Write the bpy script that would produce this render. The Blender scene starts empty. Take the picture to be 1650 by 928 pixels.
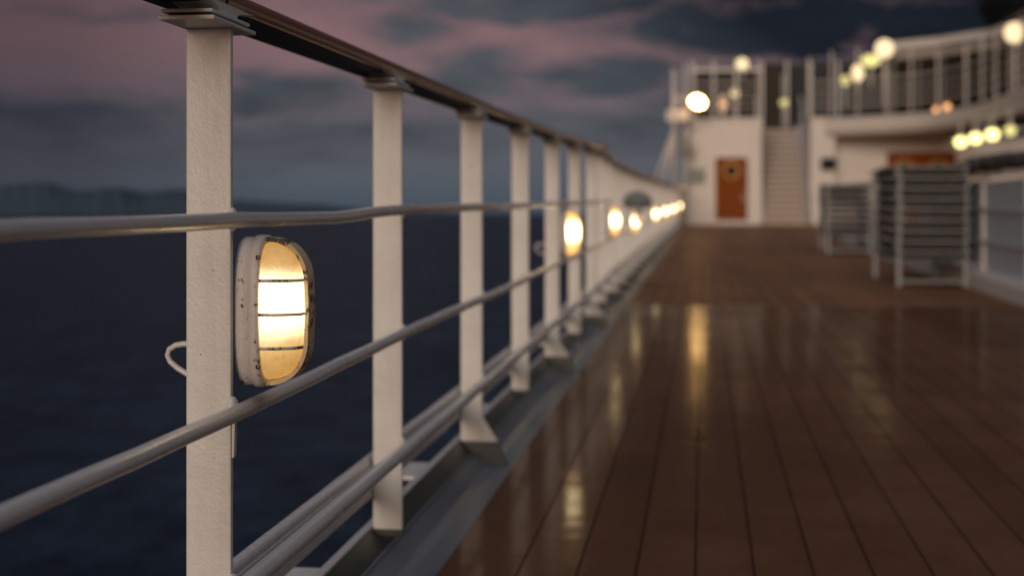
import bpy, bmesh, math, random
from mathutils import Vector, Matrix
R = math.radians
random.seed(7)
S = bpy.context.scene
COL = S.collection

# ------------------------------------------------------------------ camera
F = 2292.0                       # focal length in photo pixels (1650 px wide)
TH = math.atan(309.0 / F)        # ship's axis lies this far right of the lens axis
cam_d = bpy.data.cameras.new('camera')
cam = bpy.data.objects.new('camera', cam_d)
COL.objects.link(cam); S.camera = cam
cam_d.sensor_width = 36.0
cam_d.lens = 36.0 * F / 1650.0
cam_d.shift_y = -119.0 / 1650.0
cam_d.clip_start = 0.05; cam_d.clip_end = 90000
cam.location = (0, 0, 0)
cam.rotation_euler = (R(90), 0, TH)
cam_d.dof.use_dof = True
cam_d.dof.focus_distance = 2.05
cam_d.dof.aperture_fstop = 3.1
cam_d.dof.aperture_blades = 0

# ------------------------------------------------------------------ colour / sampling
S.view_settings.view_transform = 'Standard'
S.view_settings.look = 'None'
S.view_settings.exposure = 0.0
S.view_settings.gamma = 1.0
S.view_settings.use_curve_mapping = False
S.render.engine = 'CYCLES'
S.cycles.use_denoising = True
S.cycles.sample_clamp_indirect = 4.0
S.cycles.max_bounces = 6

# ------------------------------------------------------------------ sun (afterglow behind the camera)
SUN_EL, SUN_AZ = R(9), R(186)    # azimuth clockwise from +Y
SUN_COL = (1.0, 0.865, 0.73)
sl = bpy.data.lights.new('afterglow', 'SUN')
sl.energy = 1.18; sl.angle = R(16); sl.color = SUN_COL
so = bpy.data.objects.new('afterglow', sl); COL.objects.link(so)
sd = Vector((math.sin(SUN_AZ) * math.cos(SUN_EL), math.cos(SUN_AZ) * math.cos(SUN_EL), math.sin(SUN_EL)))
so.rotation_euler = sd.to_track_quat('Z', 'Y').to_euler()

# ------------------------------------------------------------------ node helpers
class NT:
    def __init__(s, tree):
        s.t = tree; s.n = tree.nodes; s.l = tree.links
    def node(s, typ, **kw):
        n = s.n.new(typ)
        for k, v in kw.items(): setattr(n, k, v)
        return n
    def put(s, sock, v):
        if isinstance(v, bpy.types.NodeSocket): s.l.new(v, sock)
        elif v is not None: sock.default_value = v
    def m(s, op, a, b=None, c=None, clamp=False):
        n = s.node('ShaderNodeMath', operation=op); n.use_clamp = clamp
        s.put(n.inputs[0], a); s.put(n.inputs[1], b); s.put(n.inputs[2], c)
        return n.outputs[0]
    def mix(s, f, a, b, mode='MIX'):
        n = s.node('ShaderNodeMix', data_type='RGBA', blend_type=mode)
        s.put(n.inputs[0], f)
        for i, v in ((6, a), (7, b)):
            if isinstance(v, tuple) and len(v) == 3: v = v + (1,)
            s.put(n.inputs[i], v)
        return n.outputs[2]
    def ramp(s, f, pts, interp='LINEAR'):
        n = s.node('ShaderNodeValToRGB'); n.color_ramp.interpolation = interp
        e = n.color_ramp.elements
        while len(e) < len(pts): e.new(0.5)
        for el, (p, c) in zip(e, pts):
            el.position = p
            if not isinstance(c, tuple): c = (c, c, c)
            el.color = c[:3] + (1,)
        s.put(n.inputs[0], f)
        return n.outputs[0]
    def noise(s, vec, scale, detail=4, rough=0.55, w=None, dist=0.0):
        n = s.node('ShaderNodeTexNoise')
        if w is not None: n.noise_dimensions = '4D'; s.put(n.inputs['W'], w)
        s.put(n.inputs['Vector'], vec); s.put(n.inputs['Scale'], scale)
        s.put(n.inputs['Detail'], detail); s.put(n.inputs['Roughness'], rough); s.put(n.inputs['Distortion'], dist)
        return n.outputs[0]
    def sxyz(s, v):
        n = s.node('ShaderNodeSeparateXYZ'); s.put(n.inputs[0], v); return n.outputs
    def cxyz(s, x, y, z):
        n = s.node('ShaderNodeCombineXYZ'); s.put(n.inputs[0], x); s.put(n.inputs[1], y); s.put(n.inputs[2], z)
        return n.outputs[0]
    def vmul(s, v, k):
        n = s.node('ShaderNodeVectorMath', operation='MULTIPLY'); s.put(n.inputs[0], v); n.inputs[1].default_value = k
        return n.outputs[0]

def srgb(r, g, b):
    f = lambda c: (c / 255 / 12.92) if c <= 10 else ((c / 255 + 0.055) / 1.055) ** 2.4
    return (f(r), f(g), f(b))

# ------------------------------------------------------------------ world: Nishita dusk + cloud deck laid out by direction
W = bpy.data.worlds.new('World'); S.world = W; W.use_nodes = True
w = NT(W.node_tree); w.n.clear()
tc = w.node('ShaderNodeTexCoord')
x, y, z = w.sxyz(tc.outputs['Generated'])
az = w.m('ARCTAN2', x, y)
el = w.m('ARCSINE', z)
warp = w.noise(w.cxyz(w.m('MULTIPLY', az, 9.0), w.m('MULTIPLY', el, 26.0), 0.0), 1.0, 5, 0.55)
warp2 = w.noise(w.cxyz(w.m('MULTIPLY', az, 9.0), w.m('MULTIPLY', el, 26.0), 7.3), 1.0, 5, 0.55)
azw = w.m('ADD', az, w.m('MULTIPLY', w.m('SUBTRACT', warp, 0.5), 0.14))
elw = w.m('ADD', el, w.m('MULTIPLY', w.m('SUBTRACT', warp2, 0.5), 0.055))
def adir(px, py):
    a = math.atan((px - 825) / F)
    return a - TH, math.atan((345 - py) / F * math.cos(a))
# clear-sky colour by elevation behind the clouds: blue grey at the sea, dusty pink above
base = w.ramp(w.m('DIVIDE', w.m('MAXIMUM', el, 0.0), 0.30), [
    (0.0, srgb(66, 78, 92)), (0.08, srgb(84, 90, 98)), (0.20, srgb(94, 91, 99)), (0.30, srgb(120, 101, 106)),
    (0.40, srgb(132, 103, 106)), (0.52, srgb(126, 98, 103)), (0.66, srgb(70, 66, 76)), (0.85, srgb(34, 36, 46)), (1.0, srgb(26, 30, 40))])
blobs = [  # px, py, half width, half height, strength
    (90, 205, 230, 52, .95), (470, 148, 150, 42, .9), (250, 20, 260, 12, .4), (770, 130, 130, 44, .95), (560, 180, 120, 30, .5),
    (690, 45, 95, 34, .8), (990, 122, 150, 30, .9), (1250, 45, 330, 62, 1.0), (880, 8, 300, 26, 1.0),
    (1150, 150, 180, 50, .7), (1600, 60, 300, 130, 1.0), (620, 235, 330, 34, .7), (990, 215, 260, 40, .8), (150, 262, 330, 22, .35),
    (1400, -60, 700, 90, 1.0)]
cl = None
for (px, py, hw, hh, st) in blobs:
    a0, e0 = adir(px, py)
    dx = w.m('DIVIDE', w.m('SUBTRACT', azw, a0), hw / F)
    dy = w.m('DIVIDE', w.m('SUBTRACT', elw, e0), hh / F)
    r2 = w.m('ADD', w.m('MULTIPLY', dx, dx), w.m('MULTIPLY', dy, dy))
    g = w.m('MULTIPLY', w.m('EXPONENT', w.m('MULTIPLY', r2, -0.9)), st)
    cl = g if cl is None else w.m('MAXIMUM', cl, g)
fine = w.noise(w.cxyz(w.m('MULTIPLY', az, 22.0), w.m('MULTIPLY', el, 75.0), 3.1), 1.0, 5, 0.6)
cl = w.m('ADD', cl, w.m('MULTIPLY', w.m('SUBTRACT', fine, 0.5), 0.85))
mask = w.ramp(cl, [(0.13, 0.0), (0.76, 1.0)])
# the cloud itself turns darker and bluer away to the right and overhead
dark = w.m('ADD', w.m('MULTIPLY', az, 2.6), w.m('MULTIPLY', el, 3.2), None)
ccol = w.ramp(w.m('ADD', dark, 0.45), [(0.0, srgb(74, 78, 85)), (0.35, srgb(86, 89, 95)), (0.62, srgb(74, 78, 85)), (0.80, srgb(50, 55, 63)), (0.97, srgb(24, 29, 38))])
high = w.ramp(w.m('ADD', el, w.m('MULTIPLY', az, 0.25)), [(0.15, 0.0), (0.24, 1.0)])      # heavy cloud closes the sky higher up
ccol = w.mix(w.ramp(w.noise(w.cxyz(w.m('MULTIPLY', az, 14.0), w.m('MULTIPLY', el, 48.0), 9.0), 1.0, 6, 0.6), [(0.35, 0.0), (0.7, 0.45)]), ccol, (0.02, 0.025, 0.035))
fwd = w.mix(w.m('MULTIPLY', mask, 1.0), base, ccol)
fwd = w.mix(w.m('MULTIPLY', high, 0.9), fwd, srgb(20, 26, 36))
# left part of the sky is a little dimmer
fwd = w.mix(w.ramp(w.m('ADD', az, 0.5), [(0.0, 0.6), (0.06, 0.55), (0.22, 0.0)]), fwd, srgb(42, 42, 54))
sky = w.node('ShaderNodeTexSky', sky_type='NISHITA')
sky.sun_disc = False; sky.sun_elevation = R(2); sky.sun_rotation = SUN_AZ
sky.air_density = 1.2; sky.dust_density = 2.5
nish = w.mix(1.0, sky.outputs[0], (0.13, 0.115, 0.12), 'MULTIPLY')
fm = w.m('MULTIPLY', w.ramp(w.m('ADD', w.m('MULTIPLY', y, 0.5), 0.5), [(0.42, 0.0), (0.75, 1.0)], 'EASE'),
         w.ramp(el, [(0.45, 1.0), (0.85, 0.0)]))
zen = w.ramp(el, [(0.42, 0.0), (0.85, 1.0)], 'EASE')           # the last daylight is still in the upper sky
nish = w.mix(zen, nish, (0.285, 0.29, 0.325), 'ADD')
final = w.mix(fm, nish, fwd)
bg = w.node('ShaderNodeBackground'); w.l.new(final, bg.inputs[0]); bg.inputs[1].default_value = 1.0
wo = w.node('ShaderNodeOutputWorld'); w.l.new(bg.outputs[0], wo.inputs[0])

# ------------------------------------------------------------------ materials
MATS = {}
def mat(name):
    m = bpy.data.materials.new(name); m.use_nodes = True
    t = NT(m.node_tree)
    b = t.n['Principled BSDF']
    MATS[name] = m
    return m, t, b
def col(t, b, v):
    if isinstance(v, tuple): v = v + (1,) if len(v) == 3 else v
    t.put(b.inputs['Base Color'], v)
def bump(t, b, h, strength=0.5, dist=0.001):
    n = t.node('ShaderNodeBump'); n.inputs['Strength'].default_value = strength
    n.inputs['Distance'].default_value = dist
    t.put(n.inputs['Height'], h); t.l.new(n.outputs[0], b.inputs['Normal'])

def paint(name, c, rough=0.42, lumps=1.0, wear=0.0, dirt=0.25, wearcol=(0.12, 0.07, 0.04), coarse=1.0):
    m, t, b = mat(name)
    tcn = t.node('ShaderNodeTexCoord'); oi = t.node('ShaderNodeObjectInfo')
    v = tcn.outputs['Object']; rw = t.m('MULTIPLY', oi.outputs['Random'], 20.0)
    n1 = t.noise(v, 7 * coarse, 4, 0.6, rw); n2 = t.noise(v, 42 * coarse, 5, 0.6, rw)
    n3 = t.noise(v, 170, 3, 0.6, rw); n4 = t.noise(v, 420, 2, 0.5, rw)
    vs = t.noise(t.vmul(v, (60, 60, 4)), 1.0, 3, 0.6, rw)
    d = t.ramp(n1, [(0.35, 0.0), (0.75, 1.0)])
    dc = tuple(k * f for k, f in zip(c, (0.74, 0.70, 0.64)))
    cc = t.mix(t.m('MULTIPLY', d, dirt), c, dc)
    cc = t.mix(t.m('MULTIPLY', t.ramp(vs, [(0.5, 0.0), (0.8, 1.0)]), dirt * 0.8), cc, dc)
    h = t.m('ADD', t.m('MULTIPLY', n2, 0.9), t.m('MULTIPLY', n3, 0.55))
    h = t.m('ADD', h, t.m('MULTIPLY', n4, 0.18))
    if wear > 0:
        wm = t.ramp(t.noise(v, 55, 6, 0.7, rw), [(1 - wear - 0.02, 0.0), (1 - wear + 0.01, 1.0)])
        cc = t.mix(wm, cc, wearcol)
        h = t.m('SUBTRACT', h, t.m('MULTIPLY', wm, 0.5))
    col(t, b, cc)
    t.put(b.inputs['Roughness'], t.m('ADD', rough - 0.06, t.m('MULTIPLY', n1, 0.16)))
    bump(t, b, h, min(1.0, 0.55 * lumps), 0.0016 * max(1.0, lumps))
    return m
paint('white_paint', (0.75, 0.75, 0.72), 0.36, 1.15, 0.32, 0.45)
paint('lamp_paint', (0.72, 0.70, 0.68), 0.40, 1.5, 0.385, 0.5)
paint('rail_paint', (0.68, 0.65, 0.64), 0.24, 0.75, 0.0, 0.4)
paint('far_paint', (0.66, 0.63, 0.60), 0.5, 0.3, 0.0, 0.25, coarse=0.1)
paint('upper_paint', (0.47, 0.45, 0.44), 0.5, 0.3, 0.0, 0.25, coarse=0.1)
paint('green_paint', (0.032, 0.042, 0.034), 0.35, 0.9, 0.0, 0.5)
paint('guard_metal', (0.72, 0.55, 0.32), 0.35, 1.0, 0.45, 0.3, (0.035, 0.03, 0.02))
paint('guard_wire', (0.55, 0.52, 0.46), 0.35, 1.0, 0.44, 0.3, (0.06, 0.045, 0.03))
paint('grey_cover', (0.22, 0.24, 0.24), 0.6, 0.4, 0.0, 0.3)
paint('sign_grey', (0.22, 0.25, 0.22), 0.5, 0.4, 0.0, 0.3)
paint('aluminium', (0.29, 0.30, 0.31), 0.35, 0.3, 0.0, 0.2)
paint('dark_metal', (0.035, 0.037, 0.04), 0.5, 0.5, 0.0, 0.3)
paint('net_cloth', (0.07, 0.065, 0.06), 0.9, 1.6, 0.0, 0.5)
paint('sling_cloth', (0.035, 0.032, 0.032), 0.8, 0.6, 0.0, 0.3)

def gutter_mat():
    m, t, b = mat('gutter_paint')
    v = t.node('ShaderNodeNewGeometry').outputs['Position']
    n1 = t.noise(t.vmul(v, (9, 1.2, 9)), 1.0, 5, 0.6); n2 = t.noise(v, 60, 4, 0.6)
    cc = t.mix(t.ramp(n1, [(0.35, 0.0), (0.7, 1.0)]), (0.10, 0.11, 0.125), (0.18, 0.195, 0.22))
    col(t, b, cc)
    t.put(b.inputs['Roughness'], t.m('ADD', 0.2, t.m('MULTIPLY', n1, 0.35)))
    bump(t, b, n2, 0.35, 0.001)
gutter_mat()

PL0, PLW = -0.397, 0.1262
def deck_mat(name, rough0, sheen, tint):
    m, t, b = mat(name)
    v = t.node('ShaderNodeNewGeometry').outputs['Position']
    X, Y, Z = t.sxyz(v)
    u = t.m('DIVIDE', t.m('SUBTRACT', X, PL0), PLW)
    idx = t.m('FLOOR', u); fr = t.m('FRACT', u)
    inside = t.m('GREATER_THAN', X, PL0 - 0.004)
    edge = t.m('MULTIPLY', t.m('MINIMUM', fr, t.m('SUBTRACT', 1.0, fr)), PLW)   # metres to the nearest seam
    wn = t.node('ShaderNodeTexWhiteNoise'); wn.noise_dimensions = '1D'; t.put(wn.inputs['W'], idx)
    rnd = wn.outputs[0]
    ys = t.m('ADD', Y, t.m('MULTIPLY', rnd, 5.0))
    yb = t.m('DIVIDE', ys, 5.2); yf = t.m('FRACT', yb); yi = t.m('FLOOR', yb)
    ed2 = t.m('MULTIPLY', t.m('MINIMUM', yf, t.m('SUBTRACT', 1.0, yf)), 5.2)
    wn2 = t.node('ShaderNodeTexWhiteNoise'); wn2.noise_dimensions = '2D'
    t.put(wn2.inputs['Vector'], t.cxyz(idx, yi, 0.0))
    tone = wn2.outputs[0]
    seam = t.m('MULTIPLY', t.ramp(edge, [(0.0026, 1.0), (0.0040, 0.0)]), inside)
    butt = t.ramp(ed2, [(0.0012, 1.0), (0.003, 0.0)])
    line = t.m('MAXIMUM', seam, t.m('MULTIPLY', butt, 0.7))
    g1 = t.noise(t.vmul(v, (60, 2.5, 1)), 1.0, 5, 0.6, t.m('MULTIPLY', tone, 9.0))
    g2 = t.noise(t.vmul(v, (2.2, 1.1, 1)), 1.0, 6, 0.62)
    g3 = t.noise(t.vmul(v, (14, 9, 1)), 1.0, 5, 0.65)
    c = t.mix(g1, tuple(k * 0.82 for k in tint), tuple(k * 1.18 for k in tint))
    c = t.mix(t.m('MULTIPLY', tone, 0.8), c, tuple(k * f for k, f in zip(tint, (0.70, 0.66, 0.62))))
    c = t.mix(t.m('MULTIPLY', t.ramp(g2, [(0.42, 0.0), (0.70, 1.0)]), 0.55), c, tuple(k * 1.4 for k in tint))
    blot = t.ramp(t.noise(t.vmul(v, (1.3, 2.0, 1)), 1.0, 6, 0.7, 4.0), [(0.50, 0.0), (0.66, 1.0)])      # old damp stains
    c = t.mix(t.m('MULTIPLY', blot, 0.45), c, tuple(k * 0.55 for k in tint))
    scuff = t.ramp(t.noise(t.vmul(v, (3.5, 26, 1)), 1.0, 6, 0.7), [(0.66, 0.0), (0.74, 1.0)])
    c = t.mix(t.m('MULTIPLY', scuff, 0.22), c, (0.32, 0.26, 0.22))
    c = t.mix(line, c, (0.006, 0.005, 0.005))
    r = t.m('ADD', rough0, t.m('MULTIPLY', t.m('ADD', g3, blot), 0.10))
    r = t.m('ADD', r, t.m('MULTIPLY', scuff, 0.12))
    h = t.m('ADD', t.m('MULTIPLY', g1, 0.10), t.m('MULTIPLY', t.noise(t.vmul(v, (3, 9, 1)), 1.0, 3, 0.5), 1.2))
    h = t.m('ADD', h, t.m('MULTIPLY', g3, 0.30))
    bp = t.node('ShaderNodeBump'); bp.inputs['Strength'].default_value = 0.4; bp.inputs['Distance'].default_value = 0.0022
    t.put(bp.inputs['Height'], h)
    t.n.remove(b)
    df = t.node('ShaderNodeBsdfDiffuse'); t.put(df.inputs['Color'], c + (1,) if isinstance(c, tuple) else c); t.l.new(bp.outputs[0], df.inputs['Normal'])
    gl = t.node('ShaderNodeBsdfGlossy'); t.put(gl.inputs['Roughness'], r); t.l.new(bp.outputs[0], gl.inputs['Normal'])
    lw = t.node('ShaderNodeLayerWeight'); lw.inputs['Blend'].default_value = 0.5
    f4 = t.m('POWER', lw.outputs['Facing'], 4.0)
    worn = t.ramp(t.noise(t.vmul(v, (1.6, 0.8, 1)), 1.0, 6, 0.65), [(0.35, 0.55), (0.65, 1.0)])   # varnish worn thin in places
    fac = t.m('MULTIPLY', t.m('ADD', 0.012, t.m('MULTIPLY', f4, sheen)), t.m('MULTIPLY', worn, t.m('SUBTRACT', 1.0, line)))
    mx = t.node('ShaderNodeMixShader'); t.put(mx.inputs[0], fac); t.l.new(df.outputs[0], mx.inputs[1]); t.l.new(gl.outputs[0], mx.inputs[2])
    t.l.new(mx.outputs[0], t.n['Material Output'].inputs[0])
deck_mat('deck_varnished', 0.06, 0.33, (0.142, 0.068, 0.036))
deck_mat('deck_worn', 0.27, 0.13, (0.230, 0.108, 0.054))

def wood(name, c1, c2, rough, coat, scale=(4, 60, 60)):
    m, t, b = mat(name)
    tcn = t.node('ShaderNodeTexCoord')
    g = t.noise(t.vmul(tcn.outputs['Object'], scale), 1.0, 5, 0.6, None, 0.6)
    col(t, b, t.mix(g, c1, c2)); b.inputs['Roughness'].default_value = rough
    b.inputs['Coat Weight'].default_value = coat; b.inputs['Coat Roughness'].default_value = 0.12
    bump(t, b, g, 0.3, 0.0006)
wood('rail_varnish', (0.15, 0.052, 0.020), (0.40, 0.17, 0.068), 0.28, 0.3, (70, 3, 70))
wood('door_wood', (0.155, 0.034, 0.002), (0.27, 0.068, 0.004), 0.6, 0.0, (14, 14, 1.2))

def simple(name, c, rough=0.5, metal=0.0, spec=0.5):
    m, t, b = mat(name)
    v = t.node('ShaderNodeTexCoord').outputs['Object']
    n = t.noise(v, 30, 4, 0.6)
    col(t, b, t.mix(n, tuple(k * 0.85 for k in c), tuple(min(1, k * 1.12) for k in c)))
    b.inputs['Roughness'].default_value = rough; b.inputs['Metallic'].default_value = metal
    b.inputs['Specular IOR Level'].default_value = spec
    return m
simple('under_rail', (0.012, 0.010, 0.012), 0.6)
simple('brass', (0.44, 0.24, 0.07), 0.45, 0.7)
simple('bolt_metal', (0.25, 0.22, 0.18), 0.4, 1.0)
simple('black_glass', (0.008, 0.010, 0.010), 0.5, 0, 0.1)
MATS['door_wood'].node_tree.nodes['Principled BSDF'].inputs['Specular IOR Level'].default_value = 0.12
simple('brown_glass', (0.026, 0.019, 0.014), 0.45, 0, 0.1)
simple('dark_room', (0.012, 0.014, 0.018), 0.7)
simple('hull_paint', (0.5, 0.5, 0.52), 0.4)
simple('funnel_paint', (0.006, 0.007, 0.010), 0.6)
simple('red_paint', (0.35, 0.05, 0.03), 0.5)
simple('hill_haze_blue', (0.062, 0.088, 0.115), 0.95, 0, 0.1)  # distant air haze is mixed into the hills' blue base colour
simple('screen_glass', (0.50, 0.57, 0.64), 0.35)
simple('stair_tread', (0.16, 0.11, 0.09), 0.6)
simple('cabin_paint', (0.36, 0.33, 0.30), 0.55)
simple('stair_riser', (0.44, 0.38, 0.33), 0.6)
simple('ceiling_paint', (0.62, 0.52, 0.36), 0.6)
simple('rubber', (0.02, 0.02, 0.02), 0.6)

def emis(name, c, st):
    m, t, b = mat(name)
    t.n.remove(b)
    e = t.node('ShaderNodeEmission'); e.inputs[0].default_value = c + (1,); e.inputs[1].default_value = st
    t.l.new(e.outputs[0], t.n['Material Output'].inputs[0])
emis('glow_warm', (1.0, 0.66, 0.26), 2.2)
emis('glow_pale', (1.0, 0.74, 0.42), 1.55)
emis('glow_flood', (1.0, 0.56, 0.18), 42.0)
emis('glow_ceiling', (1.0, 0.84, 0.30), 3.4)
emis('glow_green', (0.95, 0.84, 0.30), 1.25)
emis('glow_orange', (1.0, 0.46, 0.18), 2.0)
emis('glow_dim', (1.0, 0.58, 0.30), 1.0)
emis('glow_red', (1.0, 0.25, 0.10), 0.35)

def lens_mat():
    # frosted glass lit by the bulb behind it: brightest next to the bulb
    m, t, b = mat('lamp_lens')
    v = t.node('ShaderNodeTexCoord').outputs['Object']
    X, Y, Z = t.sxyz(v)
    dz = t.m('DIVIDE', t.m('SUBTRACT', Z, 0.004), 0.056)
    dx = t.m('DIVIDE', t.m('SUBTRACT', X, 0.050), 0.085)
    r2 = t.m('ADD', t.m('MULTIPLY', dz, dz), t.m('MULTIPLY', dx, dx))
    n = t.noise(v, 26, 5, 0.6, None, 0.8); n2 = t.noise(v, 60, 5, 0.65, None, 1.5)
    fall = t.m('EXPONENT', t.m('MULTIPLY', r2, -1.7))
    # broad clouding of the glass with a sharper filament core
    core = t.ramp(t.m('ABSOLUTE', t.m('SUBTRACT', Z, 0.014)), [(0.008, 1.0), (0.058, 0.0)], 'EASE')
    inten = t.m('ADD', 0.42, t.m('MULTIPLY', fall, 1.6))
    inten = t.m('ADD', inten, t.m('MULTIPLY', core, 1.9))
    inten = t.m('MULTIPLY', inten, t.m('ADD', 0.74, t.m('MULTIPLY', n, 0.52)))
    stain = t.ramp(n2, [(0.55, 0.0), (0.72, 1.0)])
    lowz = t.ramp(t.m('MULTIPLY', Z, -10.0), [(0.35, 0.0), (0.95, 1.0)])
    inten = t.m('MULTIPLY', inten, t.m('SUBTRACT', 1.0, t.m('MULTIPLY', stain, 0.22)))
    cc = t.mix(t.ramp(inten, [(0.45, 0.0), (1.9, 1.0)]), (1.0, 0.52, 0.13), (1.0, 0.78, 0.40))
    b.inputs['Base Color'].default_value = (0.35, 0.28, 0.18, 1)
    b.inputs['Roughness'].default_value = 0.18
    t.put(b.inputs['Emission Color'], cc); t.put(b.inputs['Emission Strength'], t.m('MULTIPLY', inten, 1.15))
lens_mat()
def bright_lens():
    # the other lamps on the rail burn brighter, their whole glass glowing
    m = MATS['lamp_lens'].copy(); m.name = 'lamp_lens_bright'; MATS['lamp_lens_bright'] = m
    for n in m.node_tree.nodes:
        if n.type == 'MATH' and n.operation == 'MULTIPLY' and abs(n.inputs[1].default_value - 1.15) < 1e-4: n.inputs[1].default_value = 3.1
bright_lens()

def sea_mat():
    m, t, b = mat('sea_water')
    v = t.node('ShaderNodeNewGeometry').outputs['Position']
    n1 = t.noise(t.vmul(v, (0.32, 0.20, 1)), 1.0, 6, 0.62)
    n2 = t.noise(t.vmul(v, (1.6, 0.9, 1)), 1.0, 4, 0.6)
    nb = t.m('ADD', t.m('MULTIPLY', n1, 0.6), t.m('MULTIPLY', t.noise(t.vmul(v, (0.07, 0.035, 1)), 1.0, 4, 0.6), 0.4))
    col(t, b, t.mix(t.ramp(nb, [(0.38, 0.0), (0.62, 1.0)]), (0.003, 0.010, 0.022), (0.026, 0.052, 0.092)))
    b.inputs['Roughness'].default_value = 0.30
    b.inputs['IOR'].default_value = 1.33
    b.inputs['Specular IOR Level'].default_value = 0.05
    bump(t, b, t.m('ADD', t.m('MULTIPLY', n1, 2.2), t.m('MULTIPLY', n2, 0.5)), 1.0, 1.6)
sea_mat()

# ------------------------------------------------------------------ mesh helpers
class MB:
    """collects shapes and links them as ONE mesh object"""
    def __init__(s): s.bm = bmesh.new(); s.mi = 0
    def _tag(s, faces):
        for f in faces: f.material_index = s.mi
    def box(s, c, d, bev=0.0, rot=None):
        r = bmesh.ops.create_cube(s.bm, size=1.0); vs = r['verts']
        for v in vs: v.co = Vector((v.co.x * d[0], v.co.y * d[1], v.co.z * d[2]))
        if rot is not None:
            for v in vs: v.co = rot @ v.co
        for v in vs: v.co += Vector(c)
        fs = set(f for v in vs for f in v.link_faces); s._tag(fs)
        if bev > 0:
            es = set(e for v in vs for e in v.link_edges)
            q = bmesh.ops.bevel(s.bm, geom=list(es), offset=bev, segments=2, profile=0.6, affect='EDGES')
            s._tag(q['faces'])
        return s
    def hexa(s, p, bev=0.0):
        vs = [s.bm.verts.new(q) for q in p]
        fs = [s.bm.faces.new([vs[i] for i in idx]) for idx in ((0,3,2,1),(4,5,6,7),(0,1,5,4),(1,2,6,5),(2,3,7,6),(3,0,4,7))]
        s._tag(fs)
        if bev > 0:
            es = set(e for f in fs for e in f.edges)
            q = bmesh.ops.bevel(s.bm, geom=list(es), offset=bev, segments=2, affect='EDGES'); s._tag(q['faces'])
        return s
    def bar(s, a, b, wx, wz, bev=0.0):
        """rectangular bar a->b, wx across, wz in the up direction"""
        a = Vector(a); b = Vector(b); d = (b - a); L = d.length; d.normalize()
        up = Vector((0, 0, 1)) if abs(d.z) < 0.95 else Vector((0, 1, 0))
        sx = d.cross(up).normalized(); sz = sx.cross(d).normalized()
        p = []
        for q in (a, b):
            for (i, j) in ((-1, -1), (1, -1), (1, 1), (-1, 1)): p.append(q + sx * wx / 2 * i + sz * wz / 2 * j)
        return s.hexa(p, bev)
    def tube(s, pts, r, n=12, cap=True):
        pts = [Vector(p) for p in pts]; rings = []
        rr = r if isinstance(r, (list, tuple)) else [r] * len(pts)
        t0 = (pts[1] - pts[0]).normalized()
        ref = Vector((0, 0, 1)) if abs(t0.z) < 0.9 else Vector((1, 0, 0))
        nx = t0.cross(ref).normalized()
        for i, p in enumerate(pts):
            t = (pts[min(i + 1, len(pts) - 1)] - pts[max(i - 1, 0)]).normalized()
            nx = (nx - t * nx.dot(t)).normalized(); ny = t.cross(nx)
            rings.append([s.bm.verts.new(p + (nx * math.cos(2 * math.pi * k / n) + ny * math.sin(2 * math.pi * k / n)) * rr[i]) for k in range(n)])
        fs = []
        for a, b in zip(rings, rings[1:]):
            for k in range(n):
                f = s.bm.faces.new((a[k], a[(k + 1) % n], b[(k + 1) % n], b[k])); f.smooth = True; fs.append(f)
        if cap:
            fs.append(s.bm.faces.new(rings[0][::-1])); fs.append(s.bm.faces.new(rings[-1]))
        s._tag(fs)
        return s
    def sweep(s, prof, path, smooth=True, flat=()):
        """closed profile of (x,z) swept along a path of (x,y,z) running in +y"""
        rings = [[s.bm.verts.new((p[0] + q[0], p[1], p[2] + q[1])) for q in prof] for p in path]
        n = len(prof); fs = []
        for a, b in zip(rings, rings[1:]):
            for k in range(n):
                f = s.bm.faces.new((a[k], b[k], b[(k + 1) % n], a[(k + 1) % n])); f.smooth = smooth and k not in flat; fs.append(f)
        fs.append(s.bm.faces.new(rings[0])); fs.append(s.bm.faces.new(rings[-1][::-1]))
        s._tag(fs); return s
    def sphere(s, c, r, sc=(1, 1, 1), u=24, v=14):
        q = bmesh.ops.create_uvsphere(s.bm, u_segments=u, v_segments=v, radius=r)
        for vv in q['verts']: vv.co = Vector((vv.co.x * sc[0], vv.co.y * sc[1], vv.co.z * sc[2])) + Vector(c)
        fs = set(f for vv in q['verts'] for f in vv.link_faces)
        for f in fs: f.smooth = True
        s._tag(fs); return s
    def loft(s, rings, cap0=True, cap1=True, smooth=True):
        rr = [[s.bm.verts.new(p) for p in ring] for ring in rings]; n = len(rr[0]); fs = []
        for a, b in zip(rr, rr[1:]):
            for k in range(n):
                f = s.bm.faces.new((a[k], a[(k + 1) % n], b[(k + 1) % n], b[k])); f.smooth = smooth; fs.append(f)
        if cap0: fs.append(s.bm.faces.new(rr[0][::-1]))
        if cap1:
            f = s.bm.faces.new(rr[-1]); fs.append(f)
        s._tag(fs); return s
    def build(s, name, mats, parent=None, loc=None):
        me = bpy.data.meshes.new(name)
        bmesh.ops.recalc_face_normals(s.bm, faces=s.bm.faces)
        s.bm.to_mesh(me); s.bm.free()
        if isinstance(mats, str): mats = [mats]
        for k in mats: me.materials.append(MATS[k])
        o = bpy.data.objects.new(name, me); COL.objects.link(o)
        if parent is not None: o.parent = parent
        if loc is not None: o.location = loc
        return o
def tag(o, label=None, cat=None, group=None, kind=None):
    if label: o['label'] = label
    if cat: o['category'] = cat
    if group: o['group'] = group
    if kind: o['kind'] = kind
    return o
def empty(name, loc=(0, 0, 0), rz=0):
    o = bpy.data.objects.new(name, None); COL.objects.link(o); o.location = loc; o.rotation_euler.z = rz
    o.empty_display_size = 0.2
    return o
def copy_tree(o, parent=None):
    kids = list(o.children)
    c = o.copy(); COL.objects.link(c)
    if parent is not None: c.parent = parent
    for ch in kids: copy_tree(ch, c)
    return c

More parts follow.
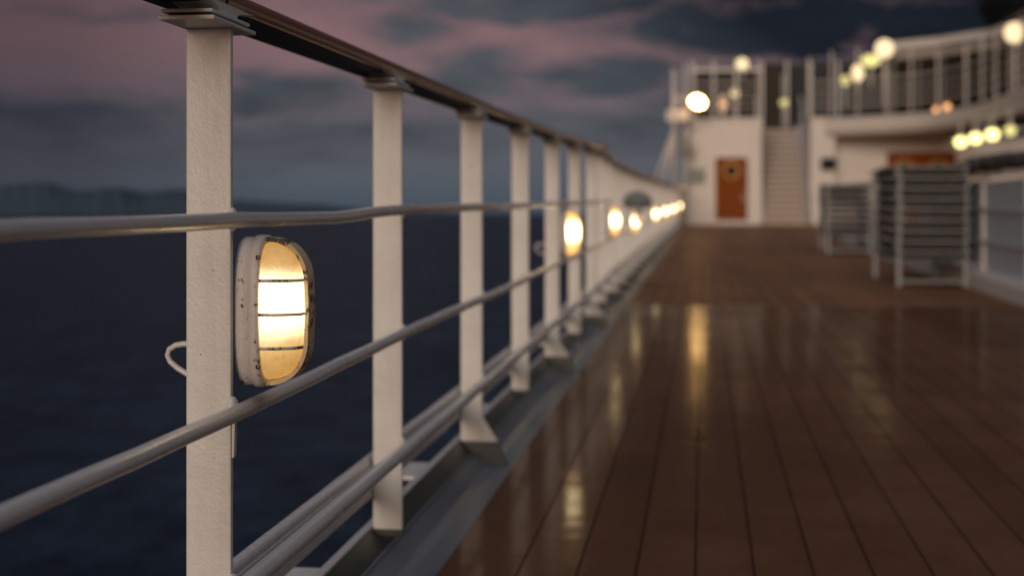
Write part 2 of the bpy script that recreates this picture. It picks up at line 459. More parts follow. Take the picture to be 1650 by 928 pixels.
K = 0.0118                                   # the ship's sheer: every deck line rises this much per metre
def sh(y): return K * y
def at(px, py, Y):
    """world X and Z of the photo pixel at ship distance Y"""
    X = Y * math.tan(math.atan((px - 825) / F) - TH)
    dep = -X * math.sin(TH) + Y * math.cos(TH)      # sign: the camera is turned left
    return X, (345 - py) * dep / F

# ================================================================== SETTING
# sea
b = MB()
v = [b.bm.verts.new(p) for p in ((-60000, -20000, -14), (60000, -20000, -14), (60000, 80000, -14), (-60000, 80000, -14))]
b.bm.faces.new(v)
tag(b.build('sea', 'sea_water'), kind='structure')

# distant island hills
def ridge(name, Y, pts, depth, seed):
    rnd = random.Random(seed); bb = MB()
    xs = []
    for (p0, h0), (p1, h1) in zip(pts, pts[1:]):
        n = 14
        for i in range(n):
            f = i / n; fs = f * f * (3 - 2 * f)
            xs.append((p0 + (p1 - p0) * f, h0 + (h1 - h0) * fs + rnd.uniform(-1, 1) * 0.7))
    xs.append(pts[-1])
    rows = []
    for j, (dy, hf) in enumerate(((-0.5, 0.0), (-0.28, 0.45), (-0.1, 0.85), (0, 1.0), (0.3, 0.6), (0.6, 0.0))):
        row = []
        for px, h in xs:
            X, _ = at(px, 345, Y); X2 = X * (Y + dy * depth) / Y
            hz = h / F * Y * hf * (1 + (rnd.uniform(-.12, .12) if 0 < j < 3 else 0))
            row.append(bb.bm.verts.new((X2, Y + dy * depth, -16 + hz + 2)))
        rows.append(row)
    for r0, r1 in zip(rows, rows[1:]):
        for i in range(len(r0) - 1):
            bb.bm.faces.new((r0[i], r0[i + 1], r1[i + 1], r1[i])).smooth = True
    return tag(bb.build(name, 'hill_haze_blue'), kind='structure')
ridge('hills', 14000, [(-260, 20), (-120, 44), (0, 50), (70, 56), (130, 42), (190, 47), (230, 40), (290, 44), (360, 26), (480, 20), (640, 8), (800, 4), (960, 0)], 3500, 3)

# deck (varnished near half, worn far half), margin, gutter, kerb, hull
YK = 10.75
def sheet(name, m, x0, x1, y0, y1, z, th=0.05):
    bb = MB()
    bb.hexa([(x0, y0, z + sh(y0) - th), (x1, y0, z + sh(y0) - th), (x1, y1, z + sh(y1) - th), (x0, y1, z + sh(y1) - th),
             (x0, y0, z + sh(y0)), (x1, y0, z + sh(y0)), (x1, y1, z + sh(y1)), (x0, y1, z + sh(y1))])
    return bb.build(name, m)
ZD = -0.806; ZG = -0.820; ZK = -0.747
tag(sheet('deck', 'deck_varnished', -0.566, 14, -8, YK - 0.006, ZD, 0.10), kind='structure')
tag(sheet('deck_far_section', 'deck_worn', -0.566, 14, YK + 0.006, 46, ZD, 0.10), kind='structure')
tag(sheet('deck_joint', 'dark_room', -0.566, 14, YK - 0.005, YK + 0.005, ZD - 0.012, 0.08), kind='structure')
bb = MB()                                   # waterway: a ledge under the posts, a slope and a flat channel
bb.mi = 0
gp = [(-0.742, ZK), (-0.702, -0.784), (-0.697, -0.787), (-0.655, -0.812), (-0.630, ZG), (-0.569, ZG), (-0.569, ZG - .1), (-0.742, ZG - .1)]
bb.sweep(gp, [(0, yy, sh(yy)) for yy in (-8, 5, 20, 46)], False)
gut = bb.build('gutter', ['gutter_paint', 'green_paint'])
for f in gut.data.polygons:
    if f.center.x < -0.70 and f.normal.z > .3: f.material_index = 1
tag(gut, kind='structure')
bb = MB()
bb.hexa([(-0.756, -8, ZG - .1 + sh(-8)), (-0.744, -8, ZG - .1 + sh(-8)), (-0.744, 46, ZG - .1 + sh(46)), (-0.756, 46, ZG - .1 + sh(46)),
         (-0.756, -8, ZK + sh(-8)), (-0.744, -8, ZK + sh(-8)), (-0.744, 46, ZK + sh(46)), (-0.756, 46, ZK + sh(46))])
bb.mi = 1
bb.hexa([(-0.760, -8, ZK + .002 + sh(-8)), (-0.741, -8, ZK + .002 + sh(-8)), (-0.741, 46, ZK + .002 + sh(46)), (-0.760, 46, ZK + .002 + sh(46)),
         (-0.760, -8, ZK + .007 + sh(-8)), (-0.741, -8, ZK + .007 + sh(-8)), (-0.741, 46, ZK + .007 + sh(46)), (-0.760, 46, ZK + .007 + sh(46))])
bb.mi = 2   # weld bead along the foot of the kerb
bb.tube([(-0.700, y, -0.7845 + sh(y) + random.uniform(-.0008, .0008)) for y in [i * 0.12 - 2 for i in range(0, 380)]], 0.0045, 8)
tag(bb.build('kerb', ['green_paint', 'rail_paint', 'gutter_paint']), kind='structure')
bb = MB()
bb.hexa([(-0.74, -8, -14.2), (14, -8, -14.2), (14, 60, -14.2), (-0.74, 60, -14.2),
         (-0.74, -8, ZG - .12 + sh(-8)), (14, -8, ZG - .12 + sh(-8)), (14, 60, ZG - .12 + sh(60)), (-0.74, 60, ZG - .12 + sh(60))])
tag(bb.build('hull', 'hull_paint'), kind='structure')

# ================================================================== RAILING
Y1, SP = 1.97, 1.169
def lerp(tab, y):
    if y <= tab[0][0]: return tab[0][1]
    for (a, va), (b2, vb) in zip(tab, tab[1:]):
        if y <= b2: return va + (vb - va) * (y - a) / (b2 - a)
    return tab[-1][1]
HT = [(5, 0), (7, .012), (9, .035), (10.0, .048), (10.9, .048), (11.6, .010), (14, -.004), (24, -.02), (40, -.03)]
XT = [(9, 0), (11, -.03), (15, -.045), (22, -.04), (30, -.02), (41, 0)]        # slight outward bow of the side
def hz(y): return lerp(HT, y)
def xo(y): return lerp(XT, y)
rail = empty('ship_railing', (-0.70, Y1, ZG + sh(Y1)))
tag(rail, 'white steel railing with a varnished brown handrail along the deck edge above the sea', 'railing')
RL = Vector(rail.location)
def prt(mb, name, m, parent, org):
    """build with its geometry around org (world), parented under the railing"""
    o = mb.build(name, m, parent)
    return o
posts = []
XL, XR, TP = -0.740, -0.673, 0.012
N0, N1 = -2, 33
for n in range(N0, N1):
    y = Y1 + SP * n; dx = xo(y)
    ztop = 0.244 + sh(y) + hz(y) ; zmid = -0.747 + sh(y)
    org = Vector((-0.7065 + dx, y, zmid))
    pb = MB(); hh = ztop - zmid
    pb.box((0, TP / 2, hh / 2), (XR - XL, TP, hh), 0.0026)
    post = pb.build('post', 'white_paint', rail, org - RL)
    fb = MB()                                   # green foot down to the gutter
    fb.box((0, TP / 2, -0.0075), (XR - XL + .003, TP + .003, 0.0135), 0.001)
    odd = (n % 2 == 0 and n > 0) or n > 7
    foot = fb.build('foot', 'green_paint', post)
    if odd:                                     # knee bracket towards the deck
        g = MB(); t0, t1 = TP / 2 - .004, TP / 2 + .004
        A = (0.0336, 0.075); B = (0.082, 0.0); C2 = (0.0336, 0.0)
        vs = [g.bm.verts.new((p[0], t, p[1])) for t in (t0, t1) for p in (C2, B, A)]
        g.bm.faces.new(vs[:3]); g.bm.faces.new(vs[3:][::-1])
        for i in range(3): g.bm.faces.new((vs[i], vs[3 + i], vs[3 + (i + 1) % 3], vs[(i + 1) % 3]))
        g.build('knee_bracket', 'white_paint', post)
        g = MB()
        p4 = [(-0.0330, -0.001), (0.0825, -0.001), (0.116, -0.080), (0.012, -0.070)]
        g.hexa([(p[0], t0 - .001, p[1]) for p in p4] + [(p[0], t1 + .001, p[1]) for p in p4])
        g.build('bracket_foot', 'green_paint', post)
    # cap: post plate, dark shim, bracket plate and a curved pad under the handrail
    cb = MB()
    cb.box((0.001, 0.000, hh + 0.003), (0.080, 0.185, 0.006), 0.0015)
    cb.box((-0.002, 0.0, hh + 0.0140), (0.074, 0.165, 0.005), 0.0015)
    prof = []
    for i in range(9):
        f = i / 8; prof.append((0.034 + 0.085 * f ** 3.0, 0.0162 + f * 0.0165))
    rings = []
    for (hy, zz) in prof:
        wx = 0.030 if hy < 0.2 else 0.03
        rings.append([(-wx, 0.004 - hy, hh + zz), (wx, 0.004 - hy, hh + zz), (wx, 0.004 + hy, hh + zz), (-wx, 0.004 + hy, hh + zz)])
    cb.loft(rings, smooth=False)
    cb.build('cap_plate', 'white_paint', post)
    sb = MB(); sb.box((0, 0.0, hh + 0.0088), (0.060, 0.150, 0.006)); sb.build('shim', 'under_rail', post)
    # flange plate outboard of the kerb
    ob = MB(); ob.box((-0.142, 0.76, -0.006), (0.17, 0.22, 0.010), 0.002)
    ob.build('outboard_flange', 'white_paint', post)
    posts.append(post)
    if 0 <= n <= 3:                              # lumpy weld fillets where the tubes meet the post
        for (zz, rr_) in ((-0.031, .010), (-0.304, .011), (-0.562, .013)):
            wb = MB(); wb.sphere((0.0345, 0.004, zz + 0.747), rr_, (0.75, 1.5, 1.75), 16, 10); wb.build('weld_fillet', 'white_paint', post)
    if n == 0:
        tb = MB(); tb.box((0.0350, 0.010, 0.178 + 0.22), (0.005, 0.012, 0.050), 0.002, Matrix.Rotation(R(2), 3, 'Y'))
        tb.build('weld_tab', 'white_paint', post)

# horizontal tubes on the deck side of the posts
def tube_path(x, z, extra=None, y0=-1.0, y1=40.0, step=0.13, jit=0.0008):
    pts = []; y = y0
    rnd = random.Random(int(abs(z) * 1000))
    while y < y1:
        e = extra(y) if extra else (0, 0)
        pts.append((x + xo(y) + e[0], y, z + sh(y) + e[1] + rnd.uniform(-jit, jit))); y += step if y < 12 else 0.5
    return pts
def mid_dent(y):
    return 0.0, lerp([(1.2, 0), (1.9, -.001), (2.25, -.003), (2.50, -.0055), (2.62, -.0045), (2.85, .002), (3.1, .0045), (3.5, .004), (5, 0)], y)
tb = MB(); tb.tube(tube_path(-0.662, -0.031, mid_dent, y1=10.6), 0.0118, 14); tb.build('upper_rail', 'rail_paint', rail, -RL)
tb = MB(); tb.tube(tube_path(-0.662, -0.304, lambda y: (0, 0.003 * math.sin(y * 2.3))), 0.0122, 14); tb.build('middle_rail', 'rail_paint', rail, -RL)
tb = MB(); tb.tube(tube_path(-0.660, -0.562), 0.0150, 14); tb.build('lower_rail', 'rail_paint', rail, -RL)
tb = MB(); tb.tube(tube_path(-0.757, -0.600, y1=39), 0.0130, 12); tb.build('outer_rail', 'rail_paint', rail, -RL)
tb = MB(); tb.sweep([(-.003, -.034), (.003, -.034), (.003, .034), (-.003, .034)], tube_path(-0.7445, -0.640, jit=0), False)
tb.build('toe_board', 'white_paint', rail, -RL)

# varnished handrail with a rounded top and dark underside, jointed by sleeves
hp = [(-.043, 0), (.038, 0), (.0430, .005), (.0445, .013), (.0410, .022), (.033, .0295), (.018, .0345), (0, .0360), (-.020, .0345), (-.036, .0295), (-.0445, .020), (-.0475, .011), (-.047, .004)]
XH = -0.731
def hpath(y0, y1):
    pts = []; y = y0
    while y < y1 - 1e-4:
        pts.append((XH + xo(y), y, 0.2765 + sh(y) + hz(y))); y += 0.25
    pts.append((XH + xo(y1), y1, 0.2765 + sh(y1) + hz(y1)))
    return pts
tb = MB(); tb.sweep(hp, hpath(-1, 39.5), True, flat=(0,)); tb.build('handrail', 'rail_varnish', rail, -RL)
tb = MB()
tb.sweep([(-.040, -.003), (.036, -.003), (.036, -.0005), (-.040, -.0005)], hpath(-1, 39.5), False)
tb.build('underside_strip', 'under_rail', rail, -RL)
def sleeve(yc, half, grow):
    tb = MB(); pr = [(p[0] * grow, (p[1] - .012) * grow + .012) for p in hp]
    tb.sweep(pr, hpath(yc - half, yc + half), True, flat=(0,)); return tb
sleeve(1.995, 0.0035, 1.035).build('joint_ring', 'under_rail', rail, -RL)
sleeve(8.4, 0.0035, 1.035).build('joint_ring', 'under_rail', rail, -RL)
tb = MB(); y = 10.45
tb.sphere((XH + xo(y), y, 0.305 + sh(y) + hz(y)), 0.055, (1.0, 2.2, 0.62)); tb.build('rail_end_cap', 'rail_varnish', rail, -RL)

# ================================================================== BULKHEAD LAMPS
def stadium(hy, hz_, n=10):
    pts = []
    r = hy; s_ = max(hz_ - r, 0)
    for i in range(n + 1):
        a = math.pi * i / n; pts.append((r * math.cos(a), s_ + r * math.sin(a)))
    for i in range(n + 1):
        a = math.pi + math.pi * i / n; pts.append((r * math.cos(a), -s_ + r * math.sin(a)))
    return pts
def superst(hy, hz_, e=3.2, n=44):
    out = []
    for i in range(n):
        a = 2 * math.pi * i / n; c, s_ = math.cos(a), math.sin(a)
        out.append((hy * math.copysign(abs(c) ** (2 / 2.6), c), hz_ * math.copysign(abs(s_) ** (2 / e), s_)))
    return out
def ring(x, hy, hz_, e=3.2): return [(x, p[0], p[1]) for p in superst(hy, hz_, e)]
LW = 0.049
def prof(s_):                                  # dome profile: s 0..1 outwards, returns x, hy, hz
    q = math.sqrt(max(0, 1 - s_ ** 2.3))
    return 0.042 + 0.064 * s_, LW - 0.034 * (1 - q), 0.101 - 0.058 * (1 - q)
def make_lamp(loc, label):
    t = empty('bulkhead_lamp', loc); t.scale.x = 0.88
    tag(t, label, 'lamp', 'oval lamps along the railing posts')
    b = MB()
    b.loft([ring(0.0, .052, .107), ring(0.004, .055, .110), ring(0.020, .054, .109), ring(0.0225, .0515, .106), ring(0.030, .051, .1055)])
    b.build('housing', 'lamp_paint', t)
    b = MB()
    b.loft([ring(.0235, .0545, .1095), ring(.0245, .0575, .1125), ring(.0385, .0575, .1120), ring(.0415, .0555, .1095), ring(.0425, .0515, .104), ring(.0395, .0505, .103)], True, False)
    rim = b.build('rim', 'lamp_paint', t)
    b = MB()
    b.bm.free()
    for (yy, zz) in ((-.0525, .080), (-.0525, -.078), (.0525, .08), (.0525, -.078)):
        b = MB(); b.tube([(.038, yy, zz), (.0445, yy, zz), (.0452, yy, zz)], [.0032, .0032, .0022], 8)
        b.build('screw', 'bolt_metal', rim)
    b = MB(); rs = []
    for i in range(15):
        s_ = i / 14; X, hy, hz_ = prof(s_); rs.append(ring(X, hy, hz_, 3.2 - 0.7 * s_))
    X, hy, hz_ = prof(1.0)
    for k in (0.75, 0.4, 0.1): rs.append(ring(X + .003 * (1 - k), hy * k, hz_ * k, 2.5))
    b.loft(rs); b.build('lens', 'lamp_lens', t)
    g = MB(); rr = []
    band = []
    for i in range(0, 25):
        s_ = math.sin(math.pi / 2 * i / 24); X, hy, hz_ = prof(s_); band.append((X, hz_))
    path = band + [(band[-1][0] + .002, 0.0)] + [(a, -c) for a, c in band[::-1]]
    for i, (X, Z) in enumerate(path):
        j0, j1 = max(0, i - 1), min(len(path) - 1, i + 1)
        d = Vector((path[j1][0] - path[j0][0], path[j1][1] - path[j0][1])).normalized()
        nx, nz = -d.y, d.x
        if nx < 0 and abs(Z) < .05: nx, nz = -nx, -nz
        if Z > 0 and nz < 0 and abs(nz) > .05: nx, nz = -nx, -nz
        if Z < 0 and nz > 0 and abs(nz) > .05: nx, nz = -nx, -nz
        a, o2, hw = 0.0012, 0.0078, 0.018
        rr.append([(X + nx * a, -hw, Z + nz * a), (X + nx * o2, -hw, Z + nz * o2), (X + nx * o2, hw, Z + nz * o2), (X + nx * a, hw, Z + nz * a)])
    g.loft(rr, smooth=False)
    g.build('guard_band', 'guard_metal', t)
    for zc in (0.046, -0.003, -0.052):
        # rib wraps round the dome at height zc
        pts = []
        for sgn in (-1, 1):
            seg = []
            for i in range(0, 13):
                s_ = math.sin(math.pi / 2 * i / 12); X, hy, hz_ = prof(s_)
                e = 3.2 - 0.7 * s_
                k = max(0.0, 1 - (abs(zc) / hz_) ** e) ** (1 / 2.6)
                seg.append((X + 0.0005, sgn * (hy * k + 0.0028), zc))
            X = seg[-1][0]
            for q in (0.66, 0.33): seg.append((X + .0065 * (1 - q * .5), seg[12][1] * q, zc))
            pts.append(seg)
        g = MB(); g.tube(pts[0] + [(pts[0][-1][0] + .001, 0, zc)] + pts[1][::-1], 0.0024, 8)
        g.build('guard_rib', 'guard_wire', t)
    g = MB()                                    # cable loop behind the post
    g.tube([(-0.040, 0.004, -0.056), (-0.080, 0.002, -0.052), (-0.108, .000, -.051), (-.122, -.001, -.053), (-.133, -.002, -.059), (-.1365, -.002, -.068), (-.1320, -.002, -.077), (-.119, -.001, -.087), (-.102, .000, -.096), (-.06, .002, -.106)], 0.0046, 10)
    g.build('cable', 'rail_paint', t)
    return t
where = ['nearest oval caged lamp glowing amber with chipped paint, on the closest white post', 'second oval lamp along the railing, glowing on the fifth post away',
         'third oval lamp along the railing, left of the grey rounded cover', 'fourth oval lamp along the railing, just under the grey rounded cover',
         'fifth oval lamp along the railing, first one right of the grey rounded cover', 'sixth oval lamp along the railing, small and blurred', 'seventh oval lamp along the railing, small and close to the wall',
         'farthest oval lamp on the railing, beside the deckhouse wall']
proto = None; brm = None
for i, (n, dz) in enumerate(((0, 0), (4, -.004), (7, -.008), (10, -.075), (14, -.06), (18, -.07), (23, -.08), (30, -.07))):
    y = Y1 + SP * n
    loc = (-0.6745 + (xo(y) if n < 12 else 0), y + 0.0705, -0.166 + sh(y) + dz)
    if proto is None: proto = make_lamp(loc, where[0]); o = proto
    else:
        o = copy_tree(proto); o.location = loc; o['label'] = where[i]
        for c in o.children:
            if c.name.startswith('lens'):
                if brm is None: brm = c.data.copy(); brm.materials[0] = MATS['lamp_lens_bright']
                c.data = brm

# grey rounded cover (lifebuoy launcher) on the rail with a small lamp under it
y = 12.7
t = empty('lifebuoy_cover', (-0.585, y, 0.105))
tag(t, 'grey rounded canvas cover hung on the white railing among the lamps', 'cover')
g = MB()
rs = []
for i in range(9):
    f = i / 8; yy = -0.16 + 0.32 * f; k = math.sqrt(max(0.04, 1 - (2 * f - 1) ** 4))
    rs.append([(0.13 * k * math.cos(a), yy, 0.10 * k * max(-.55, math.sin(a)) + 0.0) for a in [2 * math.pi * j / 20 for j in range(20)]])
g.loft(rs); g.build('canvas_hood', 'grey_cover', t)
g = MB(); g.tube([(0.02, -.17, -0.07), (0.02, -.17, -0.12)], 0.03, 12); g.build('light_holder', 'aluminium', t)
g = MB(); g.sphere((0.02, -.17, -0.15), 0.035); g.build('light', 'glow_dim', t)

# ================================================================== FAR DECKHOUSE
YW = 42.0
FLOOR = ZD + sh(YW)
def X(px, Y=YW): return at(px, 345, Y)[0]
def Z(py, Y=YW, px=1300): return at(px, py, Y)[1]
UP = Z(193)                                   # upper deck level
house = empty('deckhouse', (X(1200), YW, FLOOR))
tag(house, 'white superstructure across the deck end with wooden doors and an upper deck', 'deckhouse')
HL = Vector(house.location)
def hp_(mb, name, m, par=None):
    o = mb.build(name, m, par or house)
    if par is None: o.location = -HL
    return o
def wbox(x0, x1, y0, y1, z0, z1, bev=0.0):
    return MB().box(((x0 + x1) / 2, (y0 + y1) / 2, (z0 + z1) / 2), (x1 - x0, y1 - y0, z1 - z0), bev)
hp_(wbox(X(1108), X(1227), YW, YW + 4.4, FLOOR - .3, UP), 'wall', 'far_paint')
hp_(wbox(X(1306), X(1346), YW, YW + 4.4, FLOOR - .3, UP), 'wall', 'far_paint')
hp_(wbox(X(1346) + .003, X(1700), YW + 1.3, YW + 4.4, FLOOR - .3, UP - .5), 'wall', 'far_paint')
hp_(wbox(X(1226) - .1, X(1307) + .1, YW + 4.403, YW + 4.6, FLOOR - .3, UP + .02), 'stairwell_wall', 'far_paint')
sill = MB(); sill.box(((X(1108) + X(1227)) / 2, YW - .04, FLOOR + .05), (X(1227) - X(1108), .08, .14), .01); hp_(sill, 'plinth', 'far_paint')
# left wooden door
def door(x0, x1, yf, z0, z1, handle=1, w_=.07, fm_='far_paint'):
    d = MB(); d.box(((x0 + x1) / 2, yf - .035, (z0 + z1) / 2), (x1 - x0, .06, z1 - z0), .008)
    n = 5
    D = hp_(d, 'door', 'door_wood')
    f = MB()
    f.box((x0 - w_ / 2 - .002, yf - .05, (z0 + z1) / 2), (w_, .1, z1 - z0), .006); f.box((x1 + w_ / 2 + .002, yf - .05, (z0 + z1) / 2), (w_, .1, z1 - z0), .006)
    f.box(((x0 + x1) / 2, yf - .05, z1 + w_ / 2 + .002), (x1 - x0 + 2 * w_ + .004, .1, w_), .006)
    f.build('frame', fm_, D)
    g = MB()
    for i in range(1, n):
        g.box((x0 + (x1 - x0) * i / n, yf - .066, (z0 + z1) / 2), (.008, .005, z1 - z0 - .02))
    g.build('board_groove', 'dark_room', D)
    cx, cz = (x0 + x1) / 2, z1 - .42 * (z1 - z0) / 2
    r0 = .30
    g = MB(); rr = []
    for (rad, yy) in ((.16, .066), (.17, .10), (.24, .10), (.26, .066)):
        rr.append([(cx + rad * math.cos(a), yf - yy, cz + rad * math.sin(a)) for a in [2 * math.pi * k / 32 for k in range(32)]])
    g.loft(rr, False, False); g.build('porthole_ring', 'brass', D)
    g = MB(); g.tube([(cx, yf - .06, cz), (cx, yf - .072, cz)], .165, 28); g.build('porthole_glass', 'black_glass', D)
    g = MB(); hx = x1 - .10 if handle > 0 else x0 + .10
    g.box((hx, yf - .07, cz - .78), (.05, .012, .24), .004); g.tube([(hx, yf - .10, cz - .72), (hx - .12 * handle, yf - .10, cz - .72)], .012, 8)
    g.build('handle', 'aluminium', D)
    return D
door(X(1153), X(1204), YW, FLOOR + .13, Z(254))
door(X(1431, YW + 1.3), X(1483, YW + 1.3) - .035, YW + 1.3, FLOOR + .1, Z(247, YW + 1.3, 1480), 1, .03, 'door_wood')
door(X(1483, YW + 1.3) + .035, X(1538, YW + 1.3), YW + 1.3, FLOOR + .1, Z(247, YW + 1.3, 1480), -1, .03, 'door_wood')
# plaque discs and small dark window
g = MB(); c = (X(1123), YW - .04, Z(283)); g.box(c, (.46, .06, .42), .06); hp_(g, 'junction_panel', 'sign_grey')
g = MB(); c = (X(1335), YW - .03, Z(265)); g.box(c, (.44, .05, .36), .01); hp_(g, 'notice_panel', 'black_glass')

# ---- upper deck slab with a curved front edge sweeping towards the viewer on the right
edge = [(X(1330), YW - .05), (X(1360), YW - .35), (X(1400, 41.2), 41.2), (X(1450, 40.6), 40.6), (X(1500, 39.7), 39.7), (X(1545, 38.3), 38.3), (X(1590, 36.4), 36.4), (X(1630, 34.2), 34.2), (X(1670, 31.8), 31.8), (X(1720, 29), 29), (X(1800, 25), 25)]
def smooth_path(p, n=5):
    out = []
    for i in range(len(p) - 1):
        p0 = p[max(i - 1, 0)]; p1 = p[i]; p2 = p[i + 1]; p3 = p[min(i + 2, len(p) - 1)]
        for k in range(n):
            t_ = k / n
            out.append(tuple(0.5 * ((2 * p1[j]) + (-p0[j] + p2[j]) * t_ + (2 * p0[j] - 5 * p1[j] + 4 * p2[j] - p3[j]) * t_ ** 2 + (-p0[j] + 3 * p1[j] - 3 * p2[j] + p3[j]) * t_ ** 3) for j in (0, 1)))
    out.append(p[-1]); return out
ep = smooth_path(edge)
g = MB(); top = UP + .02; bot = UP - .47
rows = []
back = YW + 1.4
n = len(ep)
vt = [g.bm.verts.new((a, b_, top)) for a, b_ in ep]; vb = [g.bm.verts.new((a, b_, bot)) for a, b_ in ep]
kt = [g.bm.verts.new((max(a, X(1332)), max(b_, back) , top)) for a, b_ in ep]; kb = [g.bm.verts.new((max(a, X(1332)), max(b_, back), bot)) for a, b_ in ep]
for i in range(n - 1):
    g.bm.faces.new((vt[i], vt[i + 1], vb[i + 1], vb[i])).smooth = True
    g.bm.faces.new((vt[i], kt[i], kt[i + 1], vt[i + 1]))
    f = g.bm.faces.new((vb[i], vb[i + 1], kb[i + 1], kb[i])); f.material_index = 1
g.bm.faces.new((vt[0], vb[0], kb[0], kt[0])); g.bm.faces.new((vt[-1], kt[-1], kb[-1], vb[-1]))
hp_(g, 'balcony_slab', ['far_paint', 'ceiling_paint'])
g = MB(); g.tube([(a, b_ - .02, top - .02) for a, b_ in ep], .035, 8); hp_(g, 'fascia_moulding', 'far_paint')
hp_(wbox(X(1104), X(1227), YW - .06, YW + 9, UP + .003, UP + .07, .01), 'upper_deck_edge', 'far_paint')
hp_(wbox(X(1306), X(1334), YW - .06, YW + 9, UP + .003, UP + .07, .01), 'upper_deck_edge', 'far_paint')
hp_(wbox(X(1104), 16, YW + 4.7, YW + 12, UP - .06, UP + .0), 'upper_deck', 'far_paint')

# ---- upper house behind the rails: tinted glass walls, shade-coloured wall, cabins at right
YB = YW + 6.0
def X2(px): return X(px, YB)
def Z2(py): return Z(py, YB)
hp_(wbox(X2(1118), X2(1226), YB, YB + 3, UP, Z2(112)), 'tinted_screen', 'brown_glass')
hp_(wbox(X2(1229), X2(1262), YB + .3, YB + 3, UP, Z2(100)), 'tinted_screen', 'brown_glass')
hp_(wbox(X2(1262) + .01, X2(1440), YB + 1.2, YB + 3, UP, Z2(98)), 'shaded_wall', 'dark_room')  # near-black colour stands in for the shade behind the balcony
for px in (1118, 1150, 1187, 1228, 1268, 1306, 1350):
    hp_(wbox(X2(px) - .035, X2(px) + .035, YB - .12, YB - .02, UP, Z2(100)), 'mullion', 'far_paint')
hp_(wbox(X2(1114), X2(1228), YB - .1, YB, Z2(114), Z2(109)), 'window_rail', 'far_paint')
YR = YW - 1.0
x0, x1 = X(1442, YR), X(1760, YR)
ztr = Z(80, YR, 1500)
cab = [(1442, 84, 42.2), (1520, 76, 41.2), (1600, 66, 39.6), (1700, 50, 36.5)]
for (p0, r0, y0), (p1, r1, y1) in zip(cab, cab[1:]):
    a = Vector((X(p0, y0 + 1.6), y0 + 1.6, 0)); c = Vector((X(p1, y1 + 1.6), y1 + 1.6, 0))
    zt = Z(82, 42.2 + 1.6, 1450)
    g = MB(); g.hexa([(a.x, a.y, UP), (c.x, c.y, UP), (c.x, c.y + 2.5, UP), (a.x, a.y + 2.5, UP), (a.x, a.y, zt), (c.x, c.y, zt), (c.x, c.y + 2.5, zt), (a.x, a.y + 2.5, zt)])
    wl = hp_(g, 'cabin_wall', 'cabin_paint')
    # windows set into that wall
    d = (c - a); L = d.length; d.normalize(); nrm = Vector((d.y, -d.x, 0)); k = 2 if p0 < 1600 else 3
    for i in range(k):
        f0 = (i + .035) / k; f1 = (i + .965) / k
        P0 = a + d * L * f0 + nrm * .02; P1 = a + d * L * f1 + nrm * .02
        g = MB(); g.hexa([tuple(P0) [:2] + (UP + .10,), tuple(P1)[:2] + (UP + .10,), tuple(P1 - nrm * .06)[:2] + (UP + .10,), tuple(P0 - nrm * .06)[:2] + (UP + .10,),
                          tuple(P0)[:2] + (zt - .28,), tuple(P1)[:2] + (zt - .28,), tuple(P1 - nrm * .06)[:2] + (zt - .28,), tuple(P0 - nrm * .06)[:2] + (zt - .28,)])
        wi = g.build('window', 'brown_glass', wl)
    g = MB(); a2 = a + nrm * .25 - d * .1; c2 = c + nrm * .25
    g.hexa([(a2.x, a2.y, zt + .003), (c2.x, c2.y, zt + .003), (c2.x, c2.y + 2.8, zt + .003), (a2.x, a2.y + 2.8, zt + .003), (a2.x, a2.y, zt + .24), (c2.x, c2.y, zt + .24), (c2.x, c2.y + 2.8, zt + .24), (a2.x, a2.y + 2.8, zt + .24)])
    hp_(g, 'cabin_roof', 'far_paint')

# ---- stairs
st = empty('staircase', (X(1265), YW, FLOOR))
tag(st, 'steep white ship staircase with pale treads between the wooden door and the notice panel', 'stairs')
SL = Vector(st.location)
NS = 16; rise = (UP - FLOOR) / NS; run = .27
sx0, sx1 = X(1232), X(1299)
for i in range(NS):
    g = MB(); g.box(((sx0 + sx1) / 2, YW + .0 + run * (i + .5), FLOOR + rise * (i + 1) - .02), (sx1 - sx0 - .01, run + .03, .04), .006)
    o = g.build('tread', 'stair_tread', st, -SL)
    g = MB(); g.box(((sx0 + sx1) / 2, YW + run * i + .035, FLOOR + rise * (i + .5) - .02), (sx1 - sx0 - .02, .012, rise - .045))
    g.build('riser', 'stair_riser', o)
for xx in (sx0 - .04, sx1 + .04):
    g = MB(); a = Vector((xx, YW - .05, FLOOR + .05)); c = Vector((xx, YW + run * NS, UP)); g.bar(a, c, .06, .26); g.build('stringer', 'far_paint', st, -SL)
for xx, ex in ((sx0 - .10, 0), (sx1 + .13, 0)):
    g = MB(); pts = [(xx, YW - .10, FLOOR + 1.0), (xx, YW + .1, FLOOR + 1.08), (xx, YW + run * NS, UP + 1.0), (xx, YW + run * NS + .4, UP + 1.05)]
    g.tube(pts, .028, 10); g.tube([(xx, YW - .1, FLOOR), (xx, YW - .1, FLOOR + 1.0)], .024, 10)
    g.tube([(xx, YW + .1, FLOOR + .55), (xx, YW + run * NS, UP + .5)], .018, 8)
    for q in (.33, .66): g.tube([(xx, YW + run * NS * q, FLOOR + (UP - FLOOR) * q), (xx, YW + run * NS * q, FLOOR + .95 + (UP - FLOOR) * q)], .02, 8)
    g.build('handrail', 'far_paint', st, -SL)

